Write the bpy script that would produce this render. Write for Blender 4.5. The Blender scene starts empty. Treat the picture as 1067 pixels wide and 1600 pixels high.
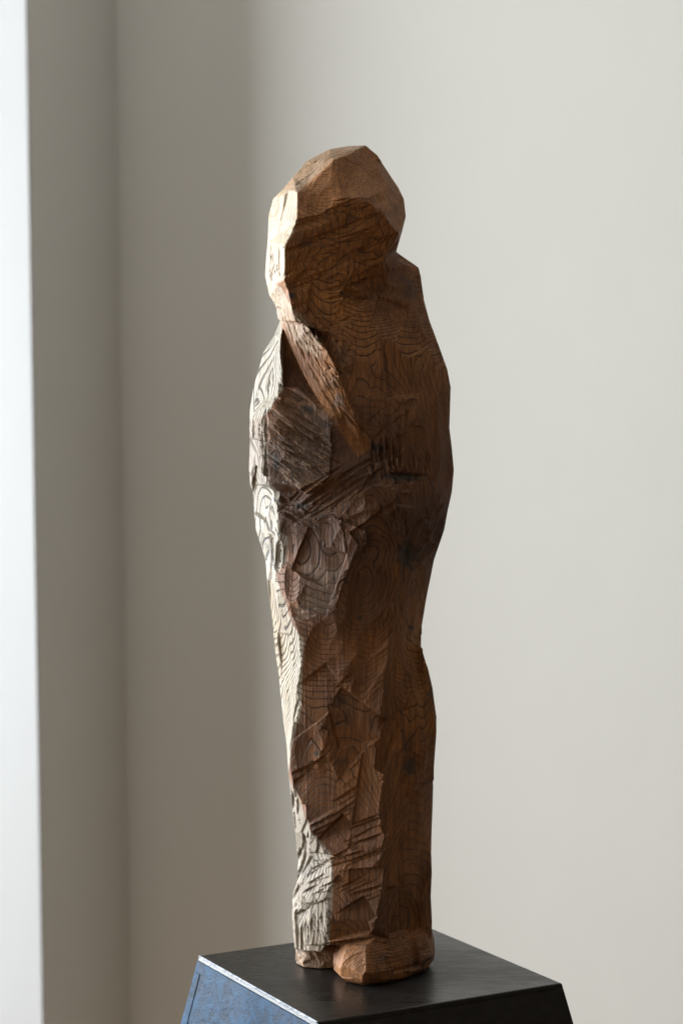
import bpy, bmesh, math, random
import numpy as np
from mathutils import Vector, Matrix
from mathutils.bvhtree import BVHTree
from mathutils.kdtree import KDTree

# ------------------------------------------------------------------ camera
W, H = 1067.0, 1600.0
F = 3240.0                                   # focal length in photograph pixels
PITCH, ROLL = math.radians(2.9), math.radians(-0.5)
DIST, CAMH = 1.65, 0.4525
CAM = Vector((0, -DIST, CAMH))
FWD = Vector((0, math.cos(PITCH), -math.sin(PITCH)))
R0 = Vector((1, 0, 0)); D0 = Vector((0, -math.sin(PITCH), -math.cos(PITCH)))
RIGHT = R0 * math.cos(ROLL) - D0 * math.sin(ROLL)
DOWN = R0 * math.sin(ROLL) + D0 * math.cos(ROLL)
S = bpy.context.scene
C = S.collection
cam_d = bpy.data.cameras.new('camera'); cam = bpy.data.objects.new('camera', cam_d); C.objects.link(cam)
cam.matrix_world = Matrix(((RIGHT.x, -DOWN.x, -FWD.x, CAM.x), (RIGHT.y, -DOWN.y, -FWD.y, CAM.y),
                           (RIGHT.z, -DOWN.z, -FWD.z, CAM.z), (0, 0, 0, 1)))
cam_d.sensor_fit = 'VERTICAL'; cam_d.sensor_height = 36; cam_d.sensor_width = 24
cam_d.lens = F / H * 36
cam_d.clip_start = .05; cam_d.clip_end = 100
cam_d.dof.use_dof = True; cam_d.dof.focus_distance = 1.61; cam_d.dof.aperture_fstop = 6.3
S.camera = cam

def ray(px, py):
    return FWD + RIGHT * ((px - W / 2) / F) + DOWN * ((py - H / 2) / F)
def at(px, py, y):
    "the point seen at pixel (px, py) that stands at world depth y"
    r = ray(px, py); return CAM + r * ((y - CAM.y) / r.y)
def on_z(px, py, z=0.0):
    r = ray(px, py); return CAM + r * ((z - CAM.z) / r.z)
def project(P):
    q = P - np.array(CAM); d = q @ np.array(FWD)
    return W / 2 + F * (q @ np.array(RIGHT)) / d, H / 2 + F * (q @ np.array(DOWN)) / d

# ------------------------------------------------------------------ world, light, exposure
wd = bpy.data.worlds.new('World'); S.world = wd; wd.use_nodes = True
bg = wd.node_tree.nodes['Background']; bg.inputs[0].default_value = (1.0, .76, .48, 1); bg.inputs[1].default_value = .078
S.view_settings.view_transform = 'Standard'; S.view_settings.look = 'None'
S.view_settings.exposure = 0; S.view_settings.gamma = 1
S.render.engine = 'CYCLES'
S.cycles.use_denoising = True
S.cycles.max_bounces = 8; S.cycles.diffuse_bounces = 4

YAW = math.radians(21)                       # the room is turned against the camera
WALL = Vector((math.cos(YAW), -math.sin(YAW), 0))     # along the back wall, to the right
SIDE = Vector((-math.sin(YAW), -math.cos(YAW), 0))    # along the left wall, towards the camera
FLOOR_Z, CEIL_Z = -.95, 1.75
corner = at(193, 800, -DIST + 3.2); corner.z = 0
def cross_px(origin, d, px):
    "how far along d from origin the ray through column px meets that line in plan"
    r = ray(px, 800); a = np.array([[d.x, -r.x], [d.y, -r.y]])
    return float(np.linalg.solve(a, np.array([CAM.x - origin.x, CAM.y - origin.y]))[0])
PIER = cross_px(corner, SIDE, 57)
edge = corner + SIDE * PIER
shade = corner + WALL * cross_px(corner, WALL, 395)
ldir = (edge - shade).normalized()
print('pier', PIER, 'corner', corner, 'edge', edge, 'ldir', ldir)
ld = bpy.data.lights.new('window_light', 'AREA'); ld.shape = 'RECTANGLE'
ld.size = 2.3; ld.size_y = 1.3; ld.energy = 268; ld.color = (.93, .97, 1.0)
lo = bpy.data.objects.new('window_light', ld); C.objects.link(lo)
lpos = Vector((-2.5, .88, .50))
lo.location = lpos
lo.rotation_euler = (Vector((0, 0, .30)) - lpos).to_track_quat('-Z', 'Y').to_euler()

# an added weak fill light beside the camera; no window stands there
l2 = bpy.data.lights.new('fill_light', 'AREA'); l2.shape = 'RECTANGLE'; l2.size = .9; l2.size_y = 1.2
l2.energy = 6; l2.color = (1.0, .92, .82)
o2 = bpy.data.objects.new('fill_light', l2); C.objects.link(o2); o2.location = (-1.35, -1.45, .35)
o2.rotation_euler = (Vector((0, .1, .25)) - o2.location).to_track_quat('-Z', 'Y').to_euler()

# ------------------------------------------------------------------ helpers
def tag(o, label=None, cat=None, kind=None, group=None):
    for k, v in (('label', label), ('category', cat), ('kind', kind), ('group', group)):
        if v: o[k] = v
    return o
def link(name, me, mat=None, parent=None):
    o = bpy.data.objects.new(name, me); C.objects.link(o)
    if mat: me.materials.append(mat)
    if parent: o.parent = parent
    return o
def mesh_of(name, verts, faces):
    me = bpy.data.meshes.new(name); me.from_pydata([tuple(v) for v in verts], [], faces)
    bm = bmesh.new(); bm.from_mesh(me); bmesh.ops.recalc_face_normals(bm, faces=bm.faces); bm.to_mesh(me); bm.free()
    return me

class NT:
    def __init__(s, name):
        s.m = bpy.data.materials.new(name); s.m.use_nodes = True; s.t = s.m.node_tree
        s.b = s.t.nodes['Principled BSDF']; s.out = s.t.nodes['Material Output']
    def n(s, typ, ins=None, **kw):
        nd = s.t.nodes.new(typ)
        for k, v in kw.items(): setattr(nd, k, v)
        for k, v in (ins or {}).items(): s.set(nd.inputs[k], v)
        return nd
    def set(s, sock, v):
        if isinstance(v, bpy.types.NodeSocket): s.t.links.new(v, sock)
        elif v is not None: sock.default_value = v
    def math(s, op, a, b=None, c=None, clamp=False):
        nd = s.t.nodes.new('ShaderNodeMath'); nd.operation = op; nd.use_clamp = clamp
        s.set(nd.inputs[0], a)
        if b is not None: s.set(nd.inputs[1], b)
        if c is not None: s.set(nd.inputs[2], c)
        return nd.outputs[0]
    def map(s, v, a, b, c=0.0, d=1.0, smooth=True):
        nd = s.n('ShaderNodeMapRange', {0: v, 1: a, 2: b, 3: c, 4: d})
        nd.interpolation_type = 'SMOOTHSTEP' if smooth else 'LINEAR'
        return nd.outputs[0]
    def mix(s, f, a, b, mode='MIX'):
        nd = s.t.nodes.new('ShaderNodeMix'); nd.data_type = 'RGBA'; nd.blend_type = mode
        s.set(nd.inputs[0], f); s.set(nd.inputs[6], a); s.set(nd.inputs[7], b)
        return nd.outputs[2]
    def noise(s, vec, scale, detail=3, rough=.55, dist=0.0):
        return s.n('ShaderNodeTexNoise', {'Vector': vec, 'Scale': scale, 'Detail': detail, 'Roughness': rough, 'Distortion': dist}).outputs[0]
    def mapping(s, vec, scale=(1, 1, 1), rot=(0, 0, 0), loc=(0, 0, 0)):
        return s.n('ShaderNodeMapping', {'Vector': vec, 'Scale': scale, 'Rotation': rot, 'Location': loc}).outputs[0]
    def bump(s, h, dist, strength=1.0, normal=None):
        nd = s.n('ShaderNodeBump', {'Height': h, 'Distance': dist, 'Strength': strength})
        if normal is not None: s.set(nd.inputs['Normal'], normal)
        return nd.outputs[0]

# ------------------------------------------------------------------ materials
def plaster(name, col):
    t = NT(name); p = t.n('ShaderNodeTexCoord').outputs['Object']
    a = t.noise(p, 3.0, 4); b = t.noise(p, 260, 3)
    t.set(t.b.inputs['Base Color'], t.mix(t.map(a, .3, .7, 0, .10), (*col, 1), (col[0] * .86, col[1] * .86, col[2] * .85, 1)))
    t.b.inputs['Roughness'].default_value = .85
    t.set(t.b.inputs['Normal'], t.bump(b, .0008, .35, t.bump(t.noise(p, 9, 3), .004, .25)))
    return t.m

def black_paint(name, base, tint, rough, blue):
    t = NT(name); p = t.n('ShaderNodeTexCoord').outputs['Object']
    q = t.mapping(p, (9, 34, 34), (.35, .5, .6)) if blue else t.mapping(p, (14, 60, 60), (.35, .5, .6))
    strokes = t.noise(q, 3.0, 6, .65, .6)
    fine = t.noise(t.mapping(p, (40, 170, 170), (.2, .45, .55)), 4, 4, .6)
    cloud = t.noise(p, 9, 4)
    f = t.map(strokes, .35, .68)
    t.set(t.b.inputs['Base Color'], t.mix(f, (*base, 1), (*tint, 1)))
    t.set(t.b.inputs['Roughness'], t.map(t.math('ADD', strokes, cloud), .7, 1.3, rough - .08, rough + .12))
    t.b.inputs['Specular IOR Level'].default_value = .06 if blue else .5
    speck = t.n('ShaderNodeTexVoronoi', {'Vector': p, 'Scale': 130}); speck.feature = 'F1'
    sm = t.map(speck.outputs['Distance'], .03, .07, 1, 0)
    sel = t.math('GREATER_THAN', t.n('ShaderNodeSeparateColor', {0: speck.outputs['Color']}).outputs[0], .90)
    dust = t.math('MULTIPLY', sm, sel)
    col = t.mix(t.math('MULTIPLY', dust, .35), t.mix(f, (*base, 1), (*tint, 1)), (.35, .30, .25, 1))
    t.set(t.b.inputs['Base Color'], col)
    h = t.math('ADD', strokes, t.math('MULTIPLY', fine, .5))
    t.set(t.b.inputs['Normal'], t.bump(h, .0025 if blue else .0006, .35 if blue else .3))
    return t.m

def wood():
    t = NT('carved_elm_wood')
    p = t.n('ShaderNodeTexCoord').outputs['Object']
    att = t.n('ShaderNodeAttribute'); att.attribute_name = 'tone'
    sep = t.n('ShaderNodeSeparateColor', {0: att.outputs['Color']})
    SILVER, CREAM, WARM = sep.outputs[0], sep.outputs[1], sep.outputs[2]; LINE = att.outputs['Alpha']
    # growth rings round a wandering, slightly tilted pith
    warp = t.n('ShaderNodeTexNoise', {'Vector': t.mapping(p, (7, 7, 3.2)), 'Scale': 1.0, 'Detail': 2.5, 'Roughness': .5})
    wv = t.n('ShaderNodeVectorMath', {0: warp.outputs['Color'], 1: (.5, .5, .5)}); wv.operation = 'SUBTRACT'
    wv2 = t.n('ShaderNodeVectorMath', {0: wv.outputs[0], 1: (.035, .035, .035)}); wv2.operation = 'MULTIPLY'
    pw = t.n('ShaderNodeVectorMath', {0: p, 1: wv2.outputs[0]}); pw.operation = 'ADD'
    sx = t.n('ShaderNodeSeparateXYZ', {0: pw.outputs[0]})
    z = sx.outputs[2]
    ay = t.math('ADD', t.math('MULTIPLY', t.math('SINE', t.math('MULTIPLY_ADD', z, 20.0, .9)), .018), t.math('MULTIPLY', t.math('SINE', t.math('MULTIPLY_ADD', z, 47.0, 1.0)), .001))
    axx = t.math('MULTIPLY', t.math('SINE', t.math('MULTIPLY_ADD', z, 13.0, 2.2)), .009)
    dx = t.math('ADD', t.math('ADD', sx.outputs[0], .012), axx)
    dy = t.math('ADD', t.math('SUBTRACT', sx.outputs[1], .040), ay)
    r = t.math('SQRT', t.math('ADD', t.math('MULTIPLY', dx, dx), t.math('MULTIPLY', dy, dy)))
    r = t.math('ADD', r, t.math('MULTIPLY', t.noise(t.mapping(p, (30, 30, 14)), 1.0, 3), .0022))
    ph = t.math('FRACT', t.math('MULTIPLY', r, 1 / .00155))
    late = t.math('MULTIPLY', t.map(ph, .55, .93), t.map(ph, .95, 1.0, 1, 0))     # soft rise, sharp end of each ring
    line = t.math('MULTIPLY', t.map(ph, .82, .92), t.map(ph, .95, 1.0, 1, 0))
    patchy = t.map(t.noise(t.mapping(p, (18, 18, 10)), 1.0, 3), .32, .60, .15, 1)
    patchy = t.math('MAXIMUM', patchy, t.math('MULTIPLY', SILVER, .75))
    wide = t.math('MULTIPLY', t.map(ph, .66, .84), t.map(ph, .95, 1.0, 1, 0))
    line = t.math('MAXIMUM', line, t.math('MULTIPLY', wide, SILVER))
    line = t.math('MULTIPLY', t.math('MULTIPLY', line, patchy), LINE)
    # fibres along the trunk
    fib = t.noise(t.mapping(p, (900, 900, 45)), 1.0, 3, .6)
    fib2 = t.noise(t.mapping(p, (480, 480, 22)), 1.0, 4, .6)
    tear = t.noise(t.mapping(p, (120, 120, 420), (.5, .2, .4)), 1.0, 3)
    blot = t.noise(p, 16, 4, .6)
    blot2 = t.noise(t.mapping(p, (1, 1, .45), loc=(3, 2, 1)), 22, 5, .62)
    body = t.mix(t.map(blot, .36, .64), (.235, .096, .037, 1), (.125, .055, .026, 1))
    warm = t.mix(t.map(blot, .34, .66), (.47, .190, .046, 1), (.27, .100, .027, 1))
    silver = t.mix(t.map(blot2, .38, .66), (.49, .445, .36, 1), (.29, .25, .185, 1))
    cream = t.mix(t.map(blot2, .45, .75), (.62, .52, .375, 1), (.54, .35, .145, 1))
    col = t.mix(WARM, body, warm)
    col = t.mix(SILVER, col, silver)
    col = t.mix(CREAM, col, cream)
    col = t.mix(t.math('MULTIPLY', t.map(fib2, .3, .7, 0, .5), t.math('SUBTRACT', 1.0, t.math('MULTIPLY', SILVER, .65))), col, (.045, .025, .014, 1))
    col = t.mix(t.math('MULTIPLY', t.map(fib, .35, .75, 0, .42), t.math('SUBTRACT', 1.0, t.math('MULTIPLY', SILVER, .5))), col, (.03, .016, .01, 1))
    col = t.mix(t.math('MULTIPLY', late, .25), col, (.07, .035, .018, 1))
    fine_l = t.math('FRACT', t.math('MULTIPLY', r, 3.0 / .00155))
    col = t.mix(t.math('MULTIPLY', t.map(fine_l, .6, .9), .16), col, (.04, .02, .012, 1))
    ls = t.math('ADD', t.math('SUBTRACT', .50, t.math('MULTIPLY', CREAM, .40)), t.math('MULTIPLY', SILVER, .32))
    col = t.mix(t.math('MULTIPLY', line, ls), col, (.022, .014, .010, 1))
    # grey weathering and dark stains
    stain = t.map(t.noise(t.mapping(p, loc=(7, 1, 4)), 30, 5, .65), .56, .74, 0, .7)
    kn = t.n('ShaderNodeAttribute'); kn.attribute_name = 'knot'
    stain = t.math('MAXIMUM', stain, t.math('MULTIPLY', kn.outputs['Fac'], .85))
    stain = t.math('MULTIPLY', stain, t.math('SUBTRACT', 1.0, CREAM))
    col = t.mix(stain, col, (.035, .030, .026, 1))
    t.set(t.b.inputs['Base Color'], col)
    t.set(t.b.inputs['Roughness'], t.map(fib2, .2, .8, .52, .72))
    t.b.inputs['Specular IOR Level'].default_value = .35
    h = t.math('MULTIPLY', line, -1.0)
    h = t.math('ADD', h, t.math('MULTIPLY', fib2, .9))
    n1 = t.bump(h, .0011, .9)
    n2 = t.bump(t.math('ADD', fib, t.math('MULTIPLY', tear, .9)), .00045, .8, n1)
    t.set(t.b.inputs['Normal'], n2)
    return t.m

M_wall = plaster('painted_plaster', (.545, .537, .502))
M_ceiling = plaster('ceiling_plaster', (.78, .77, .74))
t = NT('wooden_floorboards'); p = t.n('ShaderNodeTexCoord').outputs['Object']
t.set(t.b.inputs['Base Color'], t.mix(t.noise(t.mapping(p, (2, 30, 2)), 2, 4), (.30, .19, .10, 1), (.20, .12, .065, 1)))
t.b.inputs['Roughness'].default_value = .5; M_floor = t.m
M_top = black_paint('black_waxed_top', (.0075, .0072, .0065), (.013, .0125, .011), .34, False)
M_side = black_paint('black_paint_window_sheen', (.008, .022, .045), (.026, .066, .125), .5, True)  # blue window reflection is put into the colour of the black side
M_front = black_paint('black_side_paint', (.008, .008, .008), (.016, .016, .017), .45, False)
M_edge = black_paint('edge_highlight', (.10, .12, .15), (.38, .41, .45), .4, False)
M_wood = wood()

# ------------------------------------------------------------------ the room
def slab(name, a, b, z0, z1, thick, outward, mat):
    "a wall standing on the line a-b with its room face on that line"
    o = outward.normalized() * thick
    base = [a, b, b + o, a + o]
    vs = [Vector((q.x, q.y, z0)) for q in base] + [Vector((q.x, q.y, z1)) for q in base]
    return link(name, mesh_of(name, vs, [(0, 1, 2, 3), (4, 5, 6, 7), (0, 1, 5, 4), (1, 2, 6, 5), (2, 3, 7, 6), (3, 0, 4, 7)]), mat)
BACKN = Vector((math.sin(YAW), math.cos(YAW), 0)); LEFTN = -WALL
tag(slab('back_wall', corner, corner + WALL * 4.2, FLOOR_Z, CEIL_Z, .2, BACKN, M_wall), 'smooth off-white plaster wall behind the carved figure', 'wall', 'structure')
WIN0, WIN1 = PIER, 2.3
M_jamb = plaster('jamb_paint', (.375, .378, .378))
tag(slab('window_pier', corner, edge, FLOOR_Z, CEIL_Z, .30, LEFTN, M_wall), 'shaded plaster pier between the room corner and the bright window', 'wall', 'structure')
e1 = edge + SIDE * .006; tag(slab('window_jamb', edge + SIDE * .0005, e1, FLOOR_Z, CEIL_Z, .30, LEFTN, M_jamb), 'pale lit jamb of the window at the left edge', 'window jamb', 'structure')
tag(slab('left_wall', corner + SIDE * WIN1, corner + SIDE * 4.4, FLOOR_Z, CEIL_Z, .10, LEFTN, M_wall), 'plaster wall on the camera side of the window', 'wall', 'structure')
def sheet(name, pts, mat):
    return link(name, mesh_of(name, pts, [tuple(range(len(pts)))]), mat)
A = corner + LEFTN * .12 + BACKN * .25 + LEFTN * .3; B_ = A + WALL * 4.6; D_ = A + SIDE * 5
tag(sheet('floor', [Vector((q.x, q.y, FLOOR_Z)) for q in (A, B_, B_ + SIDE * 5, D_)], M_floor), 'wooden floor of the room', 'floor', 'structure')
tag(sheet('ceiling', [Vector((q.x, q.y, CEIL_Z)) for q in (A, B_, B_ + SIDE * 5, D_)], M_ceiling), 'white ceiling of the room', 'ceiling', 'structure')
# the overcast sky outside the window
t = NT('overcast_sky'); gz = t.n('ShaderNodeSeparateXYZ', {0: t.n('ShaderNodeTexCoord').outputs['Object']}).outputs[2]
skc = t.mix(t.map(gz, -.4, 1.0), (.76, .83, .94, 1), (.82, .83, .81, 1))
em = t.n('ShaderNodeEmission', {0: skc, 1: 1.0}); t.t.links.new(em.outputs[0], t.out.inputs[0])
bs = Vector((-4.2, 1.9, 0)); ax = Vector((-.4, -.92, 0)).normalized()
s0, s1 = bs + ax * 1.5, bs - ax * 4.0
tag(sheet('sky', [Vector((s0.x, s0.y, -2)), Vector((s1.x, s1.y, -2)), Vector((s1.x, s1.y, 3.5)), Vector((s0.x, s0.y, 3.5))], t.m), 'bright overcast sky seen past the pier', 'sky', 'structure')

# ------------------------------------------------------------------ the pedestal
ped = bpy.data.objects.new('display_pedestal', None); C.objects.link(ped)
tag(ped, 'black tapered square pedestal with blue window sheen painted on its left side, under the carved figure', 'pedestal')
cor = [on_z(312, 1493), on_z(497, 1597), on_z(877, 1536), on_z(659, 1444)]
pc = sum(cor, Vector()) / 4
ped.location = (pc.x, pc.y, FLOOR_Z)
bpy.context.view_layer.update()
HT = -FLOOR_Z; FL = .205
top = [Vector((c.x - pc.x, c.y - pc.y, HT)) for c in cor]
def spread(v, z):            # the body widens downwards
    k = 1 + FL * (HT - z) / (top[0].xy.length * .7071)
    return Vector((v.x * k, v.y * k, z))
bm = bmesh.new()
tv = [bm.verts.new(v * 1.0) for v in top]; bv = [bm.verts.new(spread(v, HT - .004)) for v in top]
for a in (0,):
    bm.faces.new(tv); bm.faces.new(bv[::-1])
    for i in range(4): bm.faces.new((tv[i], bv[i], bv[(i + 1) % 4], tv[(i + 1) % 4]))
bmesh.ops.recalc_face_normals(bm, faces=bm.faces)
bmesh.ops.bevel(bm, geom=[e for e in bm.edges if all(v.co.z > HT - .001 for v in e.verts)], offset=.0009, segments=2, profile=.5, affect='EDGES')
me = bpy.data.meshes.new('top_panel'); bm.to_mesh(me); bm.free()
link('top_panel', me, M_top, ped)
names = ['side_panel'] * 4
for i in range(4):
    a, b = top[i], top[(i + 1) % 4]
    n = Vector(((a + b).x, (a + b).y, 0)).normalized() * .012
    q = [spread(a, HT - .0043), spread(b, HT - .0043), spread(b, .0), spread(a, .0)]
    vs = q + [v - n - (b - a).normalized() * (.012 if j in (1, 2) else -.012) for j, v in enumerate(q)]
    # a grid over the outer face so that the panel bows and dents a little
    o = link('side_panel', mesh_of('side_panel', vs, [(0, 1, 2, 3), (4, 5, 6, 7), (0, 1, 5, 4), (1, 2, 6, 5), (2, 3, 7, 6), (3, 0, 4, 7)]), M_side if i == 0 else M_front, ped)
    if i == 0: o['label'] = 'left side with the blue window sheen brushed into its colour'
# a raised border along the top and the left of the blue side
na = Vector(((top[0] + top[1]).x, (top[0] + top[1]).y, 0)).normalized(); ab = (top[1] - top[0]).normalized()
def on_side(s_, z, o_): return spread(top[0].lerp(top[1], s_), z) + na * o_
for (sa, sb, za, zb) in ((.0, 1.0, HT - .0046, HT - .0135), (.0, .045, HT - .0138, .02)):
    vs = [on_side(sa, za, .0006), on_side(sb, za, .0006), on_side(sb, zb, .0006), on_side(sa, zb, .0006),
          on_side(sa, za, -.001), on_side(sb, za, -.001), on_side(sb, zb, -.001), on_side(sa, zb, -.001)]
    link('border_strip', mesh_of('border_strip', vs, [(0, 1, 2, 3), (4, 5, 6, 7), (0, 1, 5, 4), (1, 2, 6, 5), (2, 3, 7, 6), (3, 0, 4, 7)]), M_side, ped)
# a pale strip that paints the highlight along the left front edge
a, b = spread(top[0], HT - .002), spread(top[1], HT - .002)
n = Vector(((a + b).x, (a + b).y, 0)).normalized()
bm = bmesh.new(); rnd = random.Random(4); rows = []
for i in range(61):
    c = a.lerp(b, .004 + .992 * i / 60); w = .0003 * rnd.random()
    c.z = HT
    rows.append([bm.verts.new(c + n * (.0006) + Vector((0, 0, -w - .0012))), bm.verts.new(c + n * .0007 + Vector((0, 0, -.0004))),
                 bm.verts.new(c + Vector((0, 0, .0003))), bm.verts.new(c - n * (.0003 + w * .6) + Vector((0, 0, .0003)))])
for i in range(60):
    for j in range(3): bm.faces.new((rows[i][j], rows[i + 1][j], rows[i + 1][j + 1], rows[i][j + 1]))
bmesh.ops.recalc_face_normals(bm, faces=bm.faces)
me = bpy.data.meshes.new('edge_highlight'); bm.to_mesh(me); bm.free()
link('edge_highlight', me, M_edge, ped)

# ------------------------------------------------------------------ the carved figure: control shapes
AX = -0.001                                     # depth of the figure's axis
U = 1.65 / F                                  # metres per photograph pixel at the figure
def P(px, py, d): return at(px, py, AX - d * U)

shapes = []                                   # (verts, faces) of closed control meshes
ROWS = [
 (1476, [(460,0),(480,30),(513,50),(535,58),(560,66),(585,72),(612,54),(645,30),(674,0)]),
 (1440, [(456,0),(480,30),(514,52),(538,60),(562,68),(587,76),(614,56),(646,30),(675,0)]),
 (1400, [(457,0),(480,30),(512,50),(538,60),(562,68),(592,76),(618,56),(648,30),(673,0)]),
 (1362, [(465,2),(487,30),(518,52),(545,61),(572,69),(598,77),(622,56),(650,30),(675,0)]),
 (1330, [(464,2),(486,28),(510,48),(540,59),(570,67),(602,76),(626,54),(650,28),(674,0)]),
 (1300, [(461,4),(471,16),(485,32),(522,48),(562,60),(606,74),(626,54),(652,28),(675,0)]),
 (1262, [(456,4),(466,16),(478,30),(515,45),(556,57),(600,72),(626,52),(654,28),(677,0)]),
 (1230, [(453,5),(456,13),(460,21),(502,44),(550,56),(600,70),(625,50),(655,28),(678,0)]),
 (1200, [(450,5),(451,12),(453,20),(495,50),(548,54),(597,69),(624,50),(655,28),(678,2)]),
 (1165, [(448,5),(450,12),(453,22),(497,53),(545,53),(590,68),(620,50),(655,30),(681,8)]),
 (1130, [(443,2),(452,14),(459,28),(500,50),(548,57),(592,67),(620,50),(655,30),(682,8)]),
 (1100, [(440,0),(455,15),(465,30),(500,46),(550,60),(596,66),(622,48),(655,28),(677,4)]),
 (1060, [(436,0),(452,16),(468,34),(500,47),(538,60),(601,66),(624,46),(648,24),(668,0)]),
 (1025, [(431,0),(450,18),(470,38),(500,49),(529,60),(604,67),(625,46),(645,22),(660,-4)]),
 (978,  [(426,0),(444,20),(461,36),(490,50),(524,63),(608,67),(628,45),(646,22),(659,-4)]),
 (935,  [(420,0),(433,18),(446,20),(460,38),(526,68),(612,67),(632,48),(650,24),(666,-2)]),
 (900,  [(417,0),(430,16),(446,18),(466,40),(540,72),(620,66),(640,48),(658,24),(673,-2)]),
 (875,  [(415,0),(430,18),(450,20),(471,42),(554,76),(622,64),(645,46),(662,24),(678,0)]),
 (828,  [(400,0),(434,34),(446,24),(480,46),(573,84),(626,70),(654,50),(677,26),(694,0)]),
 (800,  [(397,0),(433,38),(447,30),(482,52),(572,84),(640,74),(664,50),(683,26),(699,0)]),
 (768,  [(395,0),(430,36),(458,38),(488,60),(570,84),(636,80),(668,56),(690,28),(706,0)]),
 (757,  [(391,0),(411,46),(452,56),(482,72),(572,82),(630,70),(664,54),(690,28),(707,0)]),
 (735,  [(389,0),(411,48),(444,60),(484,76),(572,80),(622,66),(660,54),(690,28),(709,0)]),
 (700,  [(390,0),(410,48),(440,60),(488,70),(560,70),(612,67),(655,54),(688,28),(706,0)]),
 (668,  [(390,0),(407,46),(436,58),(484,66),(548,72),(604,68),(652,53),(686,28),(702,0)]),
 (640,  [(390,0),(421,52),(440,56),(476,52),(540,76),(598,68),(650,52),(685,28),(703,0)]),
 (605,  [(396,0),(441,48),(447,30),(472,30),(534,78),(592,68),(646,48),(683,26),(704,0)]),
 (578,  [(404,0),(441,46),(446,22),(470,20),(530,76),(590,67),(640,46),(678,24),(699,0)]),
 (550,  [(412,2),(437,40),(441,18),(462,18),(528,72),(584,64),(634,44),(668,22),(689,0)]),
 (525,  [(428,3),(438,30),(442,16),(460,20),(528,68),(580,61),(626,40),(656,20),(680,-4)]),
 (500,  [(438,0),(446,18),(456,26),(480,44),(528,60),(575,54),(616,34),(650,15),(671,-8)]),
 (470,  [(446,-8),(458,4),(475,14),(500,40),(535,48),(575,42),(612,22),(645,6),(663,-14)]),
 (435,  [(460,-20),(472,-8),(492,0),(512,6),(540,8),(580,8),(612,4),(642,-6),(658,-20)]),
 (418,  [(468,-28),(480,-18),(498,-10),(516,-6),(540,-4),(580,-4),(610,-8),(638,-16),(654,-28)]),
 (400,  [(490,-44),(505,-34),(520,-30),(538,-28),(560,-26),(582,-28),(602,-30),(616,-34),(628,-40)]),
 (388,  [(505,-60),(518,-54),(530,-52),(545,-50),(560,-50),(575,-50),(590,-52),(602,-54),(612,-58)]),
]
def loft(rows, back):
    vs, fs = [], []
    rnd = random.Random(11)
    for y, pts in rows:
        if y > 780:
            pts = [(x, d + (0, .22, .42, .42, .35, 0, 0, 0, 0)[k] * max(0, pts[5][1] - d)) for k, (x, d) in enumerate(pts)]
        x0, d0 = pts[0]; x1, d1 = pts[-1]; w = x1 - x0
        pts = [(pts[0][0], pts[0][1] - 14 + .0 * w)] + [(pts[1][0], pts[1][1] - 4)] + list(pts[2:])
        ring = [P(x, y, d) for x, d in pts]
        for fx, k in back: ring.append(P(x0 + w * fx, y, (d0 * (1 - fx) + d1 * fx) - w * k + rnd.uniform(-3, 3)))
        vs += ring; n = len(ring)
    for r in range(len(rows) - 1):
        for i in range(n):
            a, b = r * n + i, r * n + (i + 1) % n; c, d = b + n, a + n
            fs += [(a, b, c), (a, c, d)] if (r + i) % 2 else [(a, b, d), (b, c, d)]
    fs.append(tuple(range(n))); fs.append(tuple(range(len(rows) * n - n, len(rows) * n))[::-1])
    return vs, fs
shapes.append(loft(ROWS, [(.985, .16), (.88, .38), (.62, .52), (.34, .52), (.12, .38), (.015, .18)]))

# the head: a bowed, hooded block of flat cuts
HV = {
 'apex': (571,227,6), 'tl1': (545,228,-22), 'tl2': (515,233,-14), 'tl3': (478,252,-4), 'tl4': (458,276,10), 'tl5': (443,295,0),
 'r2': (520,251,62), 'r3': (483,291,70), 'r4': (464,300,78), 'cr1': (463,348,88), 'cr2': (445,382,80), 'cr3': (444,434,72),
 'l1': (427,310,-14), 'l2': (420,335,-28), 'l3': (418,378,-30), 'l4': (416,400,-28), 'l5': (414,430,-24), 'l6': (421,462,-6),
 'brow0': (505,334,92), 'brow1': (535,311,95), 'brow2': (576,316,92), 'brow3': (602,340,78), 'brow4': (622,366,62),
 'a1': (590,243,0), 'a2': (606,268,-4), 'a3': (622,292,-6), 'a4': (631,311,-4), 'a5': (634,338,2), 'a6': (628,362,8), 'a7': (619,393,-2),
 'mid1': (562,262,42), 'mid2': (602,290,34),
 'f1': (500,372,81), 'f2': (560,372,76), 'f3': (598,400,54), 'f4': (480,430,66), 'f5': (545,440,62), 'f6': (604,440,16),
 'n1': (435,500,8), 'n2': (461,503,62), 'n3': (505,520,60), 'n4': (555,520,58), 'n5': (592,500,18), 'b1': (431,478,-2),
 'm1': (450,450,66),
}
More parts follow.
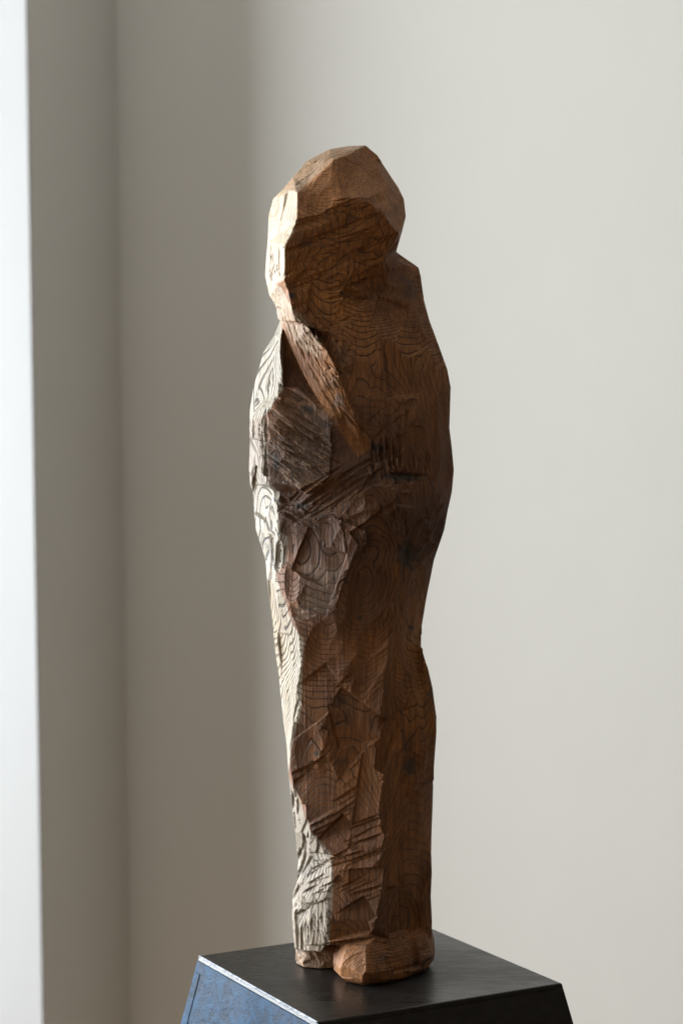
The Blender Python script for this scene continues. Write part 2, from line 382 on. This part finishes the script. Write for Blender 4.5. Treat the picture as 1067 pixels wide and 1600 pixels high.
HF = ['apex tl1 tl2 r2', 'r2 tl2 tl3 r3', 'r3 tl3 tl4 r4', 'r4 tl4 tl5',
 'tl5 l1 l2 r4', 'r4 l2 cr1', 'cr1 l2 l3', 'cr1 l3 l4 cr2', 'cr2 l4 l5 cr3', 'cr3 l5 l6 m1', 'm1 l6 b1 n2', 'n2 b1 n1',
 'r4 cr1 brow0', 'r3 r4 brow0', 'r2 r3 brow0 brow1', 'apex r2 brow1 mid1', 'mid1 brow1 brow2', 'apex mid1 mid2 a1', 'mid1 brow2 mid2',
 'a1 mid2 a2', 'mid2 a3 a2', 'mid2 a4 a3', 'mid2 brow2 brow3 a4', 'a4 brow3 a5', 'a5 brow3 brow4', 'a5 brow4 a6',
 'cr1 f1 brow0', 'brow0 f1 brow1', 'brow1 f1 f2', 'brow1 f2 brow2', 'brow2 f2 brow3', 'brow3 f2 f3 brow4', 'brow4 f3 a7 a6',
 'cr1 cr2 f1', 'cr2 cr3 f4 f1', 'f1 f4 f5 f2', 'f2 f5 f3', 'f3 f5 f6', 'f3 f6 a7', 'cr3 m1 f4', 'm1 n2 n3 f4', 'f4 n3 n4 f5', 'f5 n4 n5 f6']
loop = ['apex', 'tl1', 'tl2', 'tl3', 'tl4', 'tl5', 'l1', 'l2', 'l3', 'l4', 'l5', 'l6', 'b1', 'n1', 'n2', 'n3', 'n4', 'n5', 'f6', 'a7', 'a6', 'a5', 'a4', 'a3', 'a2', 'a1']
keys = list(HV); vs = [P(*HV[k]) for k in keys]; fs = [tuple(keys.index(k) for k in f.split()) for f in HF]
cx, cy = 525, 360; prev = [keys.index(k) for k in loop]
for sc, d in ((.97, -45), (.80, -95), (.42, -122)):
    cur = []
    for k in loop:
        x, y, dd = HV[k]; cur.append(len(vs)); vs.append(P(cx + (x - cx) * sc, cy + (y - cy) * sc, d))
    for i in range(len(loop)):
        j = (i + 1) % len(loop); fs.append((prev[i], prev[j], cur[j], cur[i]))
    prev = cur
fs.append(tuple(prev))
shapes.append((vs, fs))

def prism(front, back):
    "closed solid between two outlines of equal length, each a list of (px, py, d)"
    n = len(front); vs = [P(*q) for q in front] + [P(*q) for q in back]
    fs = [tuple(range(n)), tuple(range(2 * n - 1, n - 1, -1))] + [(i, (i + 1) % n, n + (i + 1) % n, n + i) for i in range(n)]
    return vs, fs
def strip(left, right, back):
    "a ridge: quads between a left and a right edge, closed by a keel behind"
    n = len(left); vs = [P(*q) for q in left] + [P(*q) for q in right] + [P(*q) for q in back]
    fs = []
    for i in range(n - 1):
        for a in range(3):
            b = (a + 1) % 3; fs.append((a * n + i, a * n + i + 1, b * n + i + 1, b * n + i))
    fs += [(0, n, 2 * n), (n - 1, 3 * n - 1, 2 * n - 1)]
    return vs, fs
# the diagonal fold (collar or strap) crossing from the chin to the waist
shapes.append(strip(
 [(430,478,6),(438,502,16),(455,545,34),(471,580,44),(494,620,56),(522,662,64),(566,716,66)],
 [(462,494,64),(482,512,72),(507,540,82),(525,575,86),(541,615,84),(556,655,80),(577,716,68)],
 [(450,480,-30),(465,500,-10),(480,540,0),(500,575,0),(515,610,0),(540,655,0),(576,714,20)]))
# the upper edge of the sleeve that ends below the fold
shapes.append(prism([(443,606,44),(468,606,46),(495,634,60),(516,664,70),(518,700,76),(514,744,84),(478,772,86),(440,742,64),(412,700,44),(420,650,48)],
                    [(440,590,0),(470,600,0),(495,632,0),(514,662,0),(517,700,0),(514,742,0),(478,772,0),(440,742,0),(410,700,0),(414,650,0)]))
# the hatched raised cut below the belt
shapes.append(prism([(484,822,54),(520,808,74),(573,830,90),(570,852,86),(552,876,80),(534,920,74),(522,955,68),(500,966,58),(463,976,42),(464,935,42),(473,872,48)],
                    [(484,822,0),(520,808,0),(573,830,0),(570,852,0),(552,876,0),(534,920,0),(522,955,0),(500,966,0),(463,976,0),(464,935,0),(473,872,0)]))
# the fold of cloth at the right, behind the calf
shapes.append(prism([(660,1010,6),(668,1040,8),(676,1075,8),(682,1120,10),(681,1160,10),(672,1172,14),(668,1120,18),(662,1060,14)],
                    [(652,1010,-60),(660,1040,-60),(672,1075,-60),(680,1120,-60),(678,1160,-60),(660,1172,-40),(650,1120,-40),(650,1060,-40)]))
shapes.append(prism([(459,1420,6),(480,1420,32),(514,1420,50),(514,1470,50),(502,1487,44),(482,1486,32),(460,1482,4)],
                    [(459,1420,-60),(480,1420,-60),(514,1420,-60),(514,1470,-60),(502,1487,-60),(482,1486,-60),(460,1482,-60)]))
# feet
def rings(rs):
    vs, fs = [], []; n = len(rs[0])
    for r in rs: vs += [P(*q) for q in r]
    for k in range(len(rs) - 1):
        for i in range(n): a, b = k * n + i, k * n + (i + 1) % n; fs.append((a, b, b + n, a + n))
    fs += [tuple(range(n)), tuple(range(len(rs) * n - n, len(rs) * n))[::-1]]
    return vs, fs
def zring(pts, z):   # outline given by pixels on the pedestal top, lifted to height z and scaled
    return [Vector((q.x, q.y, z)) for q in pts]
def foot(outline, levels, centre):
    base = [on_z(x, y, .0006) for x, y in outline]; c = on_z(*centre)
    vs, fs = [], []; n = len(base)
    for z, sc, sh in levels:
        for q in base: vs.append(Vector((c.x + (q.x - c.x) * sc + sh[0], c.y + (q.y - c.y) * sc + sh[1], z)))
    for k in range(len(levels) - 1):
        for i in range(n): a, b = k * n + i, k * n + (i + 1) % n; fs.append((a, b, b + n, a + n))
    fs += [tuple(range(n)), tuple(range(len(levels) * n - n, len(levels) * n))[::-1]]
    return vs, fs
shapes.append(foot([(519,1524),(533,1538),(566,1544),(602,1540),(640,1532),(672,1519),(680,1508),(668,1494),(610,1490),(552,1500)],
                   [(.0006, .88, (0, .001)), (.005, .97, (0, 0)), (.012, 1.0, (0, 0)), (.022, .96, (.001, .003)), (.031, .88, (.002, .007)), (.040, .80, (.002, .011))], (598,1512)))
shapes.append(foot([(462,1506),(474,1512),(500,1514),(524,1513),(540,1506),(540,1490),(500,1484),(464,1490)],
                   [(.0006, .97, (0, 0)), (.005, 1.0, (0, 0)), (.016, .98, (0, .001)), (.030, .95, (0, .003))], (500,1498)))

# ------------------------------------------------------------------ one block of wood
allv, allf = [], []
for vs, fs in shapes:
    me = mesh_of('tmp', vs, fs); off = len(allv)
    allv += [v.co.copy() for v in me.vertices]; allf += [tuple(off + i for i in f.vertices) for f in me.polygons]
    bpy.data.meshes.remove(me)
me = bpy.data.meshes.new('block'); me.from_pydata(allv, [], allf); me.update()
bm = bmesh.new(); bm.from_mesh(me); bmesh.ops.triangulate(bm, faces=bm.faces)
blk = bpy.data.objects.new('block', me); C.objects.link(blk)
bm.to_mesh(me); bm.free()
md = blk.modifiers.new('r', 'REMESH'); md.mode = 'VOXEL'; md.voxel_size = VOX = .00062; md.use_smooth_shade = True
dg = bpy.context.evaluated_depsgraph_get()
rm = bpy.data.meshes.new_from_object(blk.evaluated_get(dg))
bpy.data.objects.remove(blk)
N = len(rm.vertices); co = np.empty(N * 3, np.float32); rm.vertices.foreach_get('co', co); co = co.reshape(-1, 3).astype(np.float64)
print('voxel mesh', N, len(rm.polygons))
ne = len(rm.edges); ed = np.empty(ne * 2, np.int32); rm.edges.foreach_get('vertices', ed); ed = ed.reshape(-1, 2)
deg = np.bincount(ed.ravel(), minlength=N).astype(float)
def smooth(a, it):
    for _ in range(it):
        s = np.stack([np.bincount(ed[:, 0], a[ed[:, 1], k], N) + np.bincount(ed[:, 1], a[ed[:, 0], k], N) for k in range(a.shape[1])], 1)
        a = a * .35 + .65 * s / deg[:, None]
    return a
def vnormals(co):
    rm.vertices.foreach_set('co', co.astype(np.float32).ravel()); rm.update()
    nn = np.empty(N * 3, np.float32); rm.vertices.foreach_get('normal', nn); return nn.reshape(-1, 3).astype(float)
co = smooth(co, 2)
nrm = vnormals(co); snrm = smooth(nrm, 6); snrm /= np.linalg.norm(snrm, axis=1)[:, None] + 1e-9
ipx, ipy = project(co)
order = np.argsort(co[:, 2]); zs = co[order, 2]

# chisel cuts: every cut is a shallow scoop with its own direction; overlapping cuts leave crisp ridges
cut = np.zeros(N); cutv = np.zeros((N, 3))
rng = np.random.default_rng(5)
def stroke(i, ang, L, Wd, dep, kind):
    "i: centre vertex, ang: direction in the picture's plane (0 right, 90 up), L, Wd half sizes in m"
    c = co[i]; n = snrm[i]
    t = math.cos(ang) * np.array([1, 0, 0.]) + math.sin(ang) * np.array([0, 0, 1.])
    t = t - n * (t @ n); t /= np.linalg.norm(t) + 1e-9; b = np.cross(n, t)
    R = math.hypot(L, Wd) * 1.02
    a, e = np.searchsorted(zs, [c[2] - R, c[2] + R]); idx = order[a:e]
    q = co[idx] - c; m = (np.abs(q @ t) < L) & (np.abs(q @ b) < Wd) & (np.abs(q @ n) < max(Wd, .006)) & (snrm[idx] @ n > .45)
    idx = idx[m]; q = q[m]; u = (q @ t) / L; v = (q @ b) / Wd
    hn = q @ n
    if kind == 'scoop': h = 1 - u * u - v * v
    elif kind == 'axe':
        tl = rng.uniform(-.16, .16, 2); h = (dep + hn + tl[0] * L * u + tl[1] * Wd * v - .5 * dep * (u * u)) / dep * np.clip((1.0 - np.maximum(abs(u), abs(v))) * 12, 0, 1)
    elif kind == 'step':  h = np.minimum((u + 1) / 2 * 1.25, 1.0) * (1 - v * v) * np.clip((1 - u) * 14, 0, 1)     # deepens, then a stop cut
    elif kind == 'ledge': h = np.clip((v + 1) / 2, 0, 1) * np.clip((1 - v) * 7, 0, 1) * (1 - u ** 4)              # deepens across its width
    elif kind == 'slit':  h = (1 - np.abs(v)) * (1 - u * u)
    if kind in ('scoop', 'ledge'): h = h + np.clip(hn / dep, -1.5, 1.0) * .8
    h = np.clip(h, 0, 2.2) * dep
    up = h > cut[idx]; k = idx[up]; cut[k] = h[up]; cutv[k] = -n * 1.0
def pick(x, y, tries=1):
    m = np.where((np.abs(ipx - x) < 2.2) & (np.abs(ipy - y) < 2.2) & (nrm[:, 1] < .05))[0]
    if len(m) == 0: return None
    return m[np.argmin(co[m, 1])]
def field(poly, n, ang, L, Wd, dep, kind, jit=.25, seed=0):
    "n cuts spread over a polygon of the picture; sizes in photograph pixels"
    r = np.random.default_rng(seed + 100); poly = np.array(poly, float)
    x0, y0 = poly.min(0); x1, y1 = poly.max(0); k = 0
    while k < n:
        x, y = r.uniform(x0, x1), r.uniform(y0, y1); ins = False; j = len(poly) - 1
        for i in range(len(poly)):
            if (poly[i][1] > y) != (poly[j][1] > y) and x < (poly[j][0] - poly[i][0]) * (y - poly[i][1]) / (poly[j][1] - poly[i][1]) + poly[i][0]: ins = not ins
            j = i
        if not ins: continue
        k += 1; i = pick(x, y)
        if i is None: continue
        s = r.uniform(.6, 1.3)
        stroke(i, math.radians(ang + r.normal() * jit * 57), L * U * s, Wd * U * r.uniform(.7, 1.25), dep * U * r.uniform(.6, 1.2), kind)
def one(x, y, ang, L, Wd, dep, kind):
    i = pick(x, y)
    if i is not None: stroke(i, math.radians(ang), L * U, Wd * U, dep * U, kind)

axe = lambda poly, n, ang, L, Wd, dep, seed: field(poly, n, ang, L, Wd, dep, 'axe', .3, seed)
axe([(468,350),(600,345),(610,400),(560,500),(480,500)], 4, 15, 40, 24, 2.5, 50)
axe([(560,520),(660,440),(700,600),(700,740),(590,730)], 9, 75, 64, 34, 4.5, 51)
axe([(470,840),(600,830),(600,1000),(465,1000)], 4, 60, 60, 34, 3.5, 52)
axe([(465,1000),(604,1000),(598,1290),(470,1250)], 7, 50, 70, 36, 4.5, 53)
axe([(605,830),(690,830),(660,1000),(678,1150),(674,1450),(600,1450)], 14, 82, 80, 30, 4.5, 54)
axe([(515,1290),(604,1290),(590,1450),(515,1470)], 5, 30, 50, 24, 5, 55)
axe([(398,770),(432,770),(470,1000),(465,1100),(448,1200)], 4, 80, 60, 30, 2.5, 56)
axe([(395,560),(440,530),(440,620),(392,740)], 3, 80, 60, 30, 2.5, 57)
axe([(525,1485),(680,1480),(680,1515),(560,1540)], 9, 15, 34, 16, 4, 58)
axe([(440,280),(570,228),(628,300),(600,330),(470,340)], 5, 20, 44, 30, 1.4, 63)
face = [(466,350),(505,336),(535,314),(576,320),(600,345),(616,380),(596,436),(560,505),(500,505),(462,440),(450,380)]
field(face, 46, 17, 52, 6.5, 5.5, 'ledge', .07, 1)
field([(466,430),(600,400),(600,480),(560,520),(505,520)], 40, 55, 24, 7, 3.0, 'scoop', .35, 2)
field([(480,500),(570,500),(580,560),(545,600),(500,540)], 26, 80, 20, 6, 3.0, 'step', .2, 3)
field([(466,303),(520,255),(530,300),(505,332),(466,345)], 6, 40, 30, 18, 1.4, 'scoop', .3, 4)
field([(525,255),(571,232),(628,310),(576,314),(537,308)], 6, 10, 40, 26, 1.3, 'scoop', .3, 5)
field([(420,300),(460,300),(460,350),(445,385),(420,380)], 3, 80, 40, 26, 1.0, 'scoop', .1, 6)
field([(470,300),(560,235),(625,300),(600,335),(480,340)], 14, 15, 30, 13, 1.8, 'scoop', .35, 64)
field([(450,290),(480,255),(520,236),(560,230),(520,250),(470,295)], 10, 30, 20, 9, 1.6, 'ledge', .25, 65)
field([(416,385),(444,385),(444,436),(418,440)], 11, 65, 14, 3.4, 4, 'slit', .4, 7)
field([(470,280),(520,240),(560,230),(500,268),(470,296)], 16, 35, 18, 7, 1.4, 'scoop', .4, 8)
field([(445,440),(470,440),(500,510),(465,500)], 16, -55, 20, 5, 2.4, 'scoop', .2, 9)
field([(440,500),(470,505),(540,600),(560,660),(500,610)], 40, -52, 30, 3.4, 1.7, 'scoop', .10, 10)
field([(470,520),(520,560),(530,600),(480,560)], 14, -62, 12, 3.0, 2.6, 'step', .2, 11)
# chest and right shoulder
field([(560,440),(620,400),(655,430),(680,540),(700,620),(640,640),(560,640),(545,560)], 16, 60, 56, 22, 3.0, 'scoop', .3, 12)
field([(600,580),(640,560),(650,690),(600,690)], 20, 86, 26, 5, 3.2, 'step', .1, 13)
field([(578,690),(676,700),(676,740),(585,735)], 70, -88, 18, 2.4, 7.5, 'step', .04, 14)
one(645, 744, 0, 40, 7, 12, 'ledge'); one(640, 765, 3, 40, 12, 3.5, 'scoop')
field([(660,450),(700,600),(706,740),(690,820),(670,700)], 12, 80, 64, 20, 3.4, 'scoop', .2, 15)
field([(560,520),(660,450),(700,600),(705,740),(600,690),(560,640)], 34, 55, 26, 7, 2.6, 'ledge', .35, 70)
field([(600,460),(655,430),(690,560),(620,600)], 16, 65, 30, 8, 2.4, 'scoop', .3, 71)
field([(500,610),(530,600),(578,700),(560,712)], 26, -54, 22, 3.2, 2.6, 'scoop', .1, 72)
field([(612,880),(660,880),(655,1000),(676,1150),(672,1440),(602,1440)], 44, 62, 30, 8, 2.6, 'ledge', .3, 73)
field([(530,860),(610,850),(604,1010),(530,1010)], 12, 25, 40, 9, 2.4, 'ledge', .15, 74)
# sleeve on the left
field([(412,660),(450,600),(514,660),(515,740),(478,768),(420,740)], 40, -32, 40, 6.5, 5.0, 'ledge', .10, 16)
field([(430,660),(512,690),(512,745),(470,765)], 16, -30, 26, 6, 6.5, 'ledge', .12, 17)
field([(392,660),(415,655),(415,752),(392,750)], 26, 88, 24, 4.5, 4.0, 'scoop', .06, 18)
field([(400,575),(437,520),(440,620),(395,650)], 7, 75, 46, 16, 2.0, 'scoop', .15, 19)
# belt of crossing cuts
field([(440,775),(480,780),(575,715),(600,735),(560,770),(480,815)], 55, 32, 32, 4.5, 4.2, 'scoop', .08, 20)
field([(436,775),(485,790),(478,820),(440,812)], 26, -22, 22, 4.5, 4.0, 'scoop', .12, 21)
one(500, 748, 31, 62, 5, 8, 'ledge')
field([(485,800),(570,760),(680,755),(680,790),(625,830),(570,820)], 30, 25, 34, 10, 2.6, 'scoop', .15, 22)
field([(590,795),(640,795),(640,812),(590,812)], 10, -85, 10, 3, 4, 'step', .05, 23)
field([(660,780),(696,780),(680,860),(650,880)], 24, 10, 18, 8, 3.6, 'scoop', .3, 24)
# left strip
field([(398,770),(432,770),(432,812),(402,830)], 12, 78, 20, 7, 2.2, 'scoop', .2, 25)
for x, y in ((424, 862), (434, 868), (444, 864)): one(x, y, 74, 26, 8, 5, 'scoop')
field([(418,880),(432,920),(468,1000),(468,1090),(446,1200),(440,1120)], 12, 78, 46, 13, 1.9, 'scoop', .10, 26)
# thighs: broad hollows on the front
field([(486,830),(570,830),(530,910),(480,900)], 10, 60, 34, 14, 2.4, 'scoop', .2, 27)
field([(468,895),(530,895),(520,950),(464,970)], 26, 0, 22, 4, 2.2, 'scoop', .08, 28)
for x, y, a, L, w, d in ((575,915,85,62,30,6), (560,975,60,48,24,4), (500,1010,70,42,24,4), (570,1040,70,40,26,4.5), (500,1090,60,44,28,4),
                         (487,1165,78,60,30,6), (535,1130,70,40,22,4.5), (560,1085,75,44,20,4), (455,900,85,44,16,4), (448,850,85,40,16,4)):
    one(x, y, a, L, w, d, 'scoop')
field([(470,980),(600,980),(590,1120),(470,1130)], 9, 40, 48, 20, 3.0, 'scoop', .2, 29)
field([(520,1080),(590,1100),(590,1170),(470,1240),(470,1210)], 9, 38, 62, 14, 4.2, 'ledge', .10, 30)
field([(500,1170),(598,1180),(598,1290),(480,1290),(465,1245)], 14, 32, 50, 13, 4.2, 'ledge', .12, 31)
# right plane
field([(625,830),(665,880),(655,980),(620,980)], 8, 80, 60, 22, 3.4, 'scoop', .2, 32)
field([(612,980),(655,1000),(675,1160),(672,1440),(600,1440),(600,1200)], 20, 78, 70, 24, 3.0, 'scoop', .2, 33)
one(640, 865, 80, 26, 12, 6, 'scoop')
# lower robe: rippled ledges
field([(485,1295),(604,1290),(596,1380),(560,1455),(514,1470),(515,1370)], 34, 20, 52, 11, 6.5, 'ledge', .10, 34)
field([(485,1240),(604,1240),(600,1300),(490,1320)], 20, 25, 36, 9, 4.5, 'ledge', .15, 35)
field([(460,1340),(515,1350),(512,1430),(458,1440)], 22, 18, 34, 10, 6.5, 'ledge', .12, 36)
field([(452,1220),(482,1290),(510,1335),(466,1345)], 14, 45, 26, 10, 4.4, 'ledge', .2, 37)
field([(460,1400),(510,1400),(510,1478),(462,1485)], 22, 88, 30, 5, 3.6, 'scoop', .08, 38)
one(545, 1472, 6, 45, 5, 7, 'ledge'); one(620, 1467, 1, 62, 5, 7, 'ledge')
for pts in ([(620,752),(627,775),(632,800),(638,825),(638,846)], [(532,812),(538,845),(540,865)], [(596,790),(600,805)], [(437,390),(430,425)], [(590,1500),(592,1520)], [(575,690),(530,640)]):
    for (xa, ya), (xb, yb) in zip(pts, pts[1:]):
        one((xa + xb) / 2, (ya + yb) / 2, math.degrees(math.atan2(ya - yb, xb - xa)), math.hypot(xb - xa, yb - ya) * .62, 2.2, 5, 'slit')
# feet
field([(525,1500),(680,1480),(680,1515),(570,1540),(530,1530)], 22, 8, 34, 11, 2.6, 'scoop', .4, 39)
field([(462,1490),(520,1490),(520,1512),(465,1510)], 16, 10, 18, 6, 2.6, 'scoop', .4, 40)
# the unseen sides and back carry the same kind of cuts
back = np.where((nrm[:, 1] > .1) & (co[:, 2] > .03))[0]
for i in rng.choice(back, 420): stroke(i, math.radians(rng.uniform(50, 130)), rng.uniform(.010, .024), rng.uniform(.004, .008), rng.uniform(.001, .0022), 'scoop')
# nothing may sink into or rise from the sole
amt = cut * np.clip((co[:, 2] - .0) / .004, 0, 1)
# small irregularity of the tool
co2 = co + cutv * amt[:, None]
co2 = .8 * co2 + .2 * smooth(co2, 1)
co2[:, 2] = np.maximum(co2[:, 2], .0004)
nrm2 = vnormals(co2)

# tone of the wood: r silver (weathering plus window light painted on left facets), g cream (sapwood, lit strip), b warm heartwood
def inpoly(poly):
    ins = np.zeros(N, bool); j = len(poly) - 1
    for i in range(len(poly)):
        (xi, yi), (xj, yj) = poly[i], poly[j]
        if yi != yj: ins ^= ((yi > ipy) != (yj > ipy)) & (ipx < (xj - xi) * (ipy - yi) / (yj - yi) + xi)
        j = i
    return ins & (nrm[:, 1] < .6)
tone = np.zeros((N, 4)); tone[:, 3] = 1
tone[:, 2] = np.clip((np.interp(ipy, [200, 480, 600, 700, 850, 1000, 1250, 1440, 1480, 1600], [1, 1, .35, 0, 0, .5, .45, .2, 1, 1])) + np.where((ipx > 612) & (ipy > 880), .3, 0), 0, 1)
def paint(poly, ch, v): tone[inpoly(poly), ch] = v
paint([(438,500),(441,480),(470,490),(520,545),(545,620),(580,700),(560,715),(500,630),(468,580),(440,520)], 2, 1)
paint([(400,285),(443,294),(464,300),(464,345),(458,366),(445,384),(445,436),(426,446),(400,440)], 1, .95)
paint([(405,440),(428,443),(440,450),(470,505),(432,505)], 1, .8)
paint([(440,295),(464,299),(520,250),(571,228),(540,215),(470,240)], 1, .5)
paint([(380,640),(395,560),(425,500),(440,505),(444,600),(420,642),(404,656),(380,700)], 0, 1)
paint([(380,655),(415,652),(418,752),(385,760)], 0, .62)
paint([(380,757),(421,754),(436,770),(436,830),(448,840),(445,880),(425,905),(400,900)], 0, 1)
paint([(400,880),(428,890),(455,975),(474,1000),(470,1095),(455,1170),(448,1230),(420,1230)], 0, .95)
paint([(400,880),(428,890),(455,975),(474,1000),(470,1095),(455,1170),(448,1230),(420,1230)], 1, .3)  # cream painted in to brighten the window-lit strip further
paint([(435,1220),(452,1215),(485,1300),(516,1335),(520,1372),(514,1480),(480,1500),(440,1490)], 0, .85)
paint([(415,655),(470,600),(517,660),(515,742),(470,765),(420,750)], 0, .16)
paint([(470,880),(530,890),(520,950),(460,975)], 0, .22)
paint([(455,1486),(520,1486),(520,1515),(455,1515)], 0, .5)
paint([(400,285),(443,294),(464,300),(464,345),(458,366),(445,384),(445,436),(426,446),(400,440)], 3, .25)
paint([(438,500),(441,480),(470,490),(520,545),(545,620),(580,700),(560,715),(500,630),(468,580),(440,520)], 3, .3)
paint([(441,500),(441,480),(470,490),(505,530),(500,560),(462,540)], 1, .4)
tone = smooth(tone, 3)
knot = np.zeros(N)
jag = np.sin(co[:, 0] * 900) * .12 + np.sin(co[:, 2] * 700 + co[:, 0] * 400) * .14
for x, y, a, b in ((638,868,16,20),(642,1198,10,14),(522,904,4,4),(484,952,4,3),(563,967,3,3),(492,1178,4,4),(630,745,34,6),(456,462,5,5),(535,460,4,4),(590,700,10,8),(470,790,12,5),(430,722,6,14),(480,640,9,7)):
    d = np.hypot((ipx - x) / a, (ipy - y) / b) + jag
    knot = np.maximum(knot, np.where(nrm[:, 1] < .3, np.clip(1.5 - d, 0, 1), 0))

# ------------------------------------------------------------------ split into parts
nf = len(rm.polygons)
li = np.empty(len(rm.loops), np.int32); rm.loops.foreach_get('vertex_index', li); quads = li.reshape(-1, 4)
fc = ipx[quads].mean(1); fr = ipy[quads].mean(1); zc = co[quads, 2].mean(1); yc = co[quads, 1].mean(1)
HEMZ = P(560, 1478, 60).z
head_line = np.interp(fc, [400, 437, 462, 520, 575, 596, 619, 640], [478, 505, 505, 520, 500, 436, 392, 380])
is_head = (fr < head_line) & ((fc < 619) | (fr < 360))
is_foot = zc < HEMZ
split_x = 520
arm = (fc < 518) & (fr > 505) & (fr < 765)
part = np.where(is_foot, np.where(fc < split_x, 3, 4), np.where(is_head, 0, np.where(fr < 765, 1, 2)))
fig = bpy.data.objects.new('carved_figure', None); C.objects.link(fig)
tag(fig, 'rough-hewn brown wooden figure with bowed head standing on the black pedestal', 'sculpture')
base = on_z(570, 1510); fig.location = (base.x, base.y, 0)
off = np.array([base.x, base.y, 0])
for k, name in enumerate(['head', 'torso', 'robe', 'foot', 'foot']):
    q = quads[part == k]; used, inv = np.unique(q, return_inverse=True); inv = inv.reshape(-1, 4)
    m = bpy.data.meshes.new(name)
    m.vertices.add(len(used)); m.vertices.foreach_set('co', (co2[used] - off).astype(np.float32).ravel())
    m.loops.add(inv.size); m.loops.foreach_set('vertex_index', inv.astype(np.int32).ravel())
    m.polygons.add(len(inv)); m.polygons.foreach_set('loop_start', np.arange(0, inv.size, 4, dtype=np.int32))
    m.update(calc_edges=True)
    m.polygons.foreach_set('use_smooth', np.ones(len(inv), bool))
    ca = m.color_attributes.new('tone', 'FLOAT_COLOR', 'POINT'); ca.data.foreach_set('color', tone[used].astype(np.float32).ravel())
    kl = m.attributes.new('knot', 'FLOAT', 'POINT'); kl.data.foreach_set('value', knot[used].astype(np.float32))
    m.normals_split_custom_set_from_vertices(nrm2[used])
    link(name, m, M_wood, fig)
bpy.data.meshes.remove(rm)
# splinters raised by the chisel
rs = random.Random(8); vs, fs, tn = [], [], []
def splinters(poly, n, ang, ln):
    xs = [q[0] for q in poly]; ys = [q[1] for q in poly]
    for _ in range(n):
        i = pick(rs.uniform(min(xs), max(xs)), rs.uniform(min(ys), max(ys)))
        if i is None: continue
        c = co2[i]; n_ = nrm2[i]; a = math.radians(ang + rs.gauss(0, 14))
        t_ = math.cos(a) * np.array([1, 0, 0.]) + math.sin(a) * np.array([0, 0, 1.]); t_ -= n_ * (t_ @ n_); t_ /= np.linalg.norm(t_) + 1e-9
        b_ = np.cross(n_, t_); L_ = ln * rs.uniform(.4, 1) * U; w = rs.uniform(.35, .8) * U; k = len(vs)
        lift = rs.uniform(.5, 2.2) * U
        for q in (c - t_ * L_ + b_ * w - n_ * .0004, c - t_ * L_ - b_ * w - n_ * .0004, c + b_ * w + n_ * (.0002 + lift * .3), c - b_ * w + n_ * (.0002 + lift * .3), c - n_ * .0006, c + t_ * L_ + n_ * lift):
            vs.append(tuple(q - off))
        fs.extend([(k, k + 2, k + 3, k + 1), (k, k + 4, k + 2), (k + 1, k + 3, k + 4), (k + 2, k + 5, k + 3), (k + 3, k + 5, k + 4), (k + 4, k + 5, k + 2), (k, k + 1, k + 4)])
splinters([(505, 325), (535, 345)], 12, 40, 9)
splinters([(470, 510), (530, 610)], 34, -52, 12)
splinters([(580, 690), (675, 738)], 24, -88, 9)
splinters([(430, 660), (512, 760)], 40, -30, 10)
splinters([(480, 730), (570, 800)], 14, 30, 9)
splinters([(470, 880), (600, 1000)], 12, 40, 6)
splinters([(480, 1050), (600, 1290)], 18, 60, 7)
splinters([(462, 1300), (600, 1470)], 30, 30, 7)
splinters([(418, 385), (443, 430)], 8, 60, 7)
splinters([(630, 766), (655, 778)], 5, 5, 8)
m = bpy.data.meshes.new('splinters'); m.from_pydata(vs, [], fs); m.update()
ca = m.color_attributes.new('tone', 'FLOAT_COLOR', 'POINT'); ca.data.foreach_set('color', np.tile([0, .25, 1, 0], len(vs)).astype(np.float32))
tag(link('splinters', m, M_wood, fig), kind='stuff')
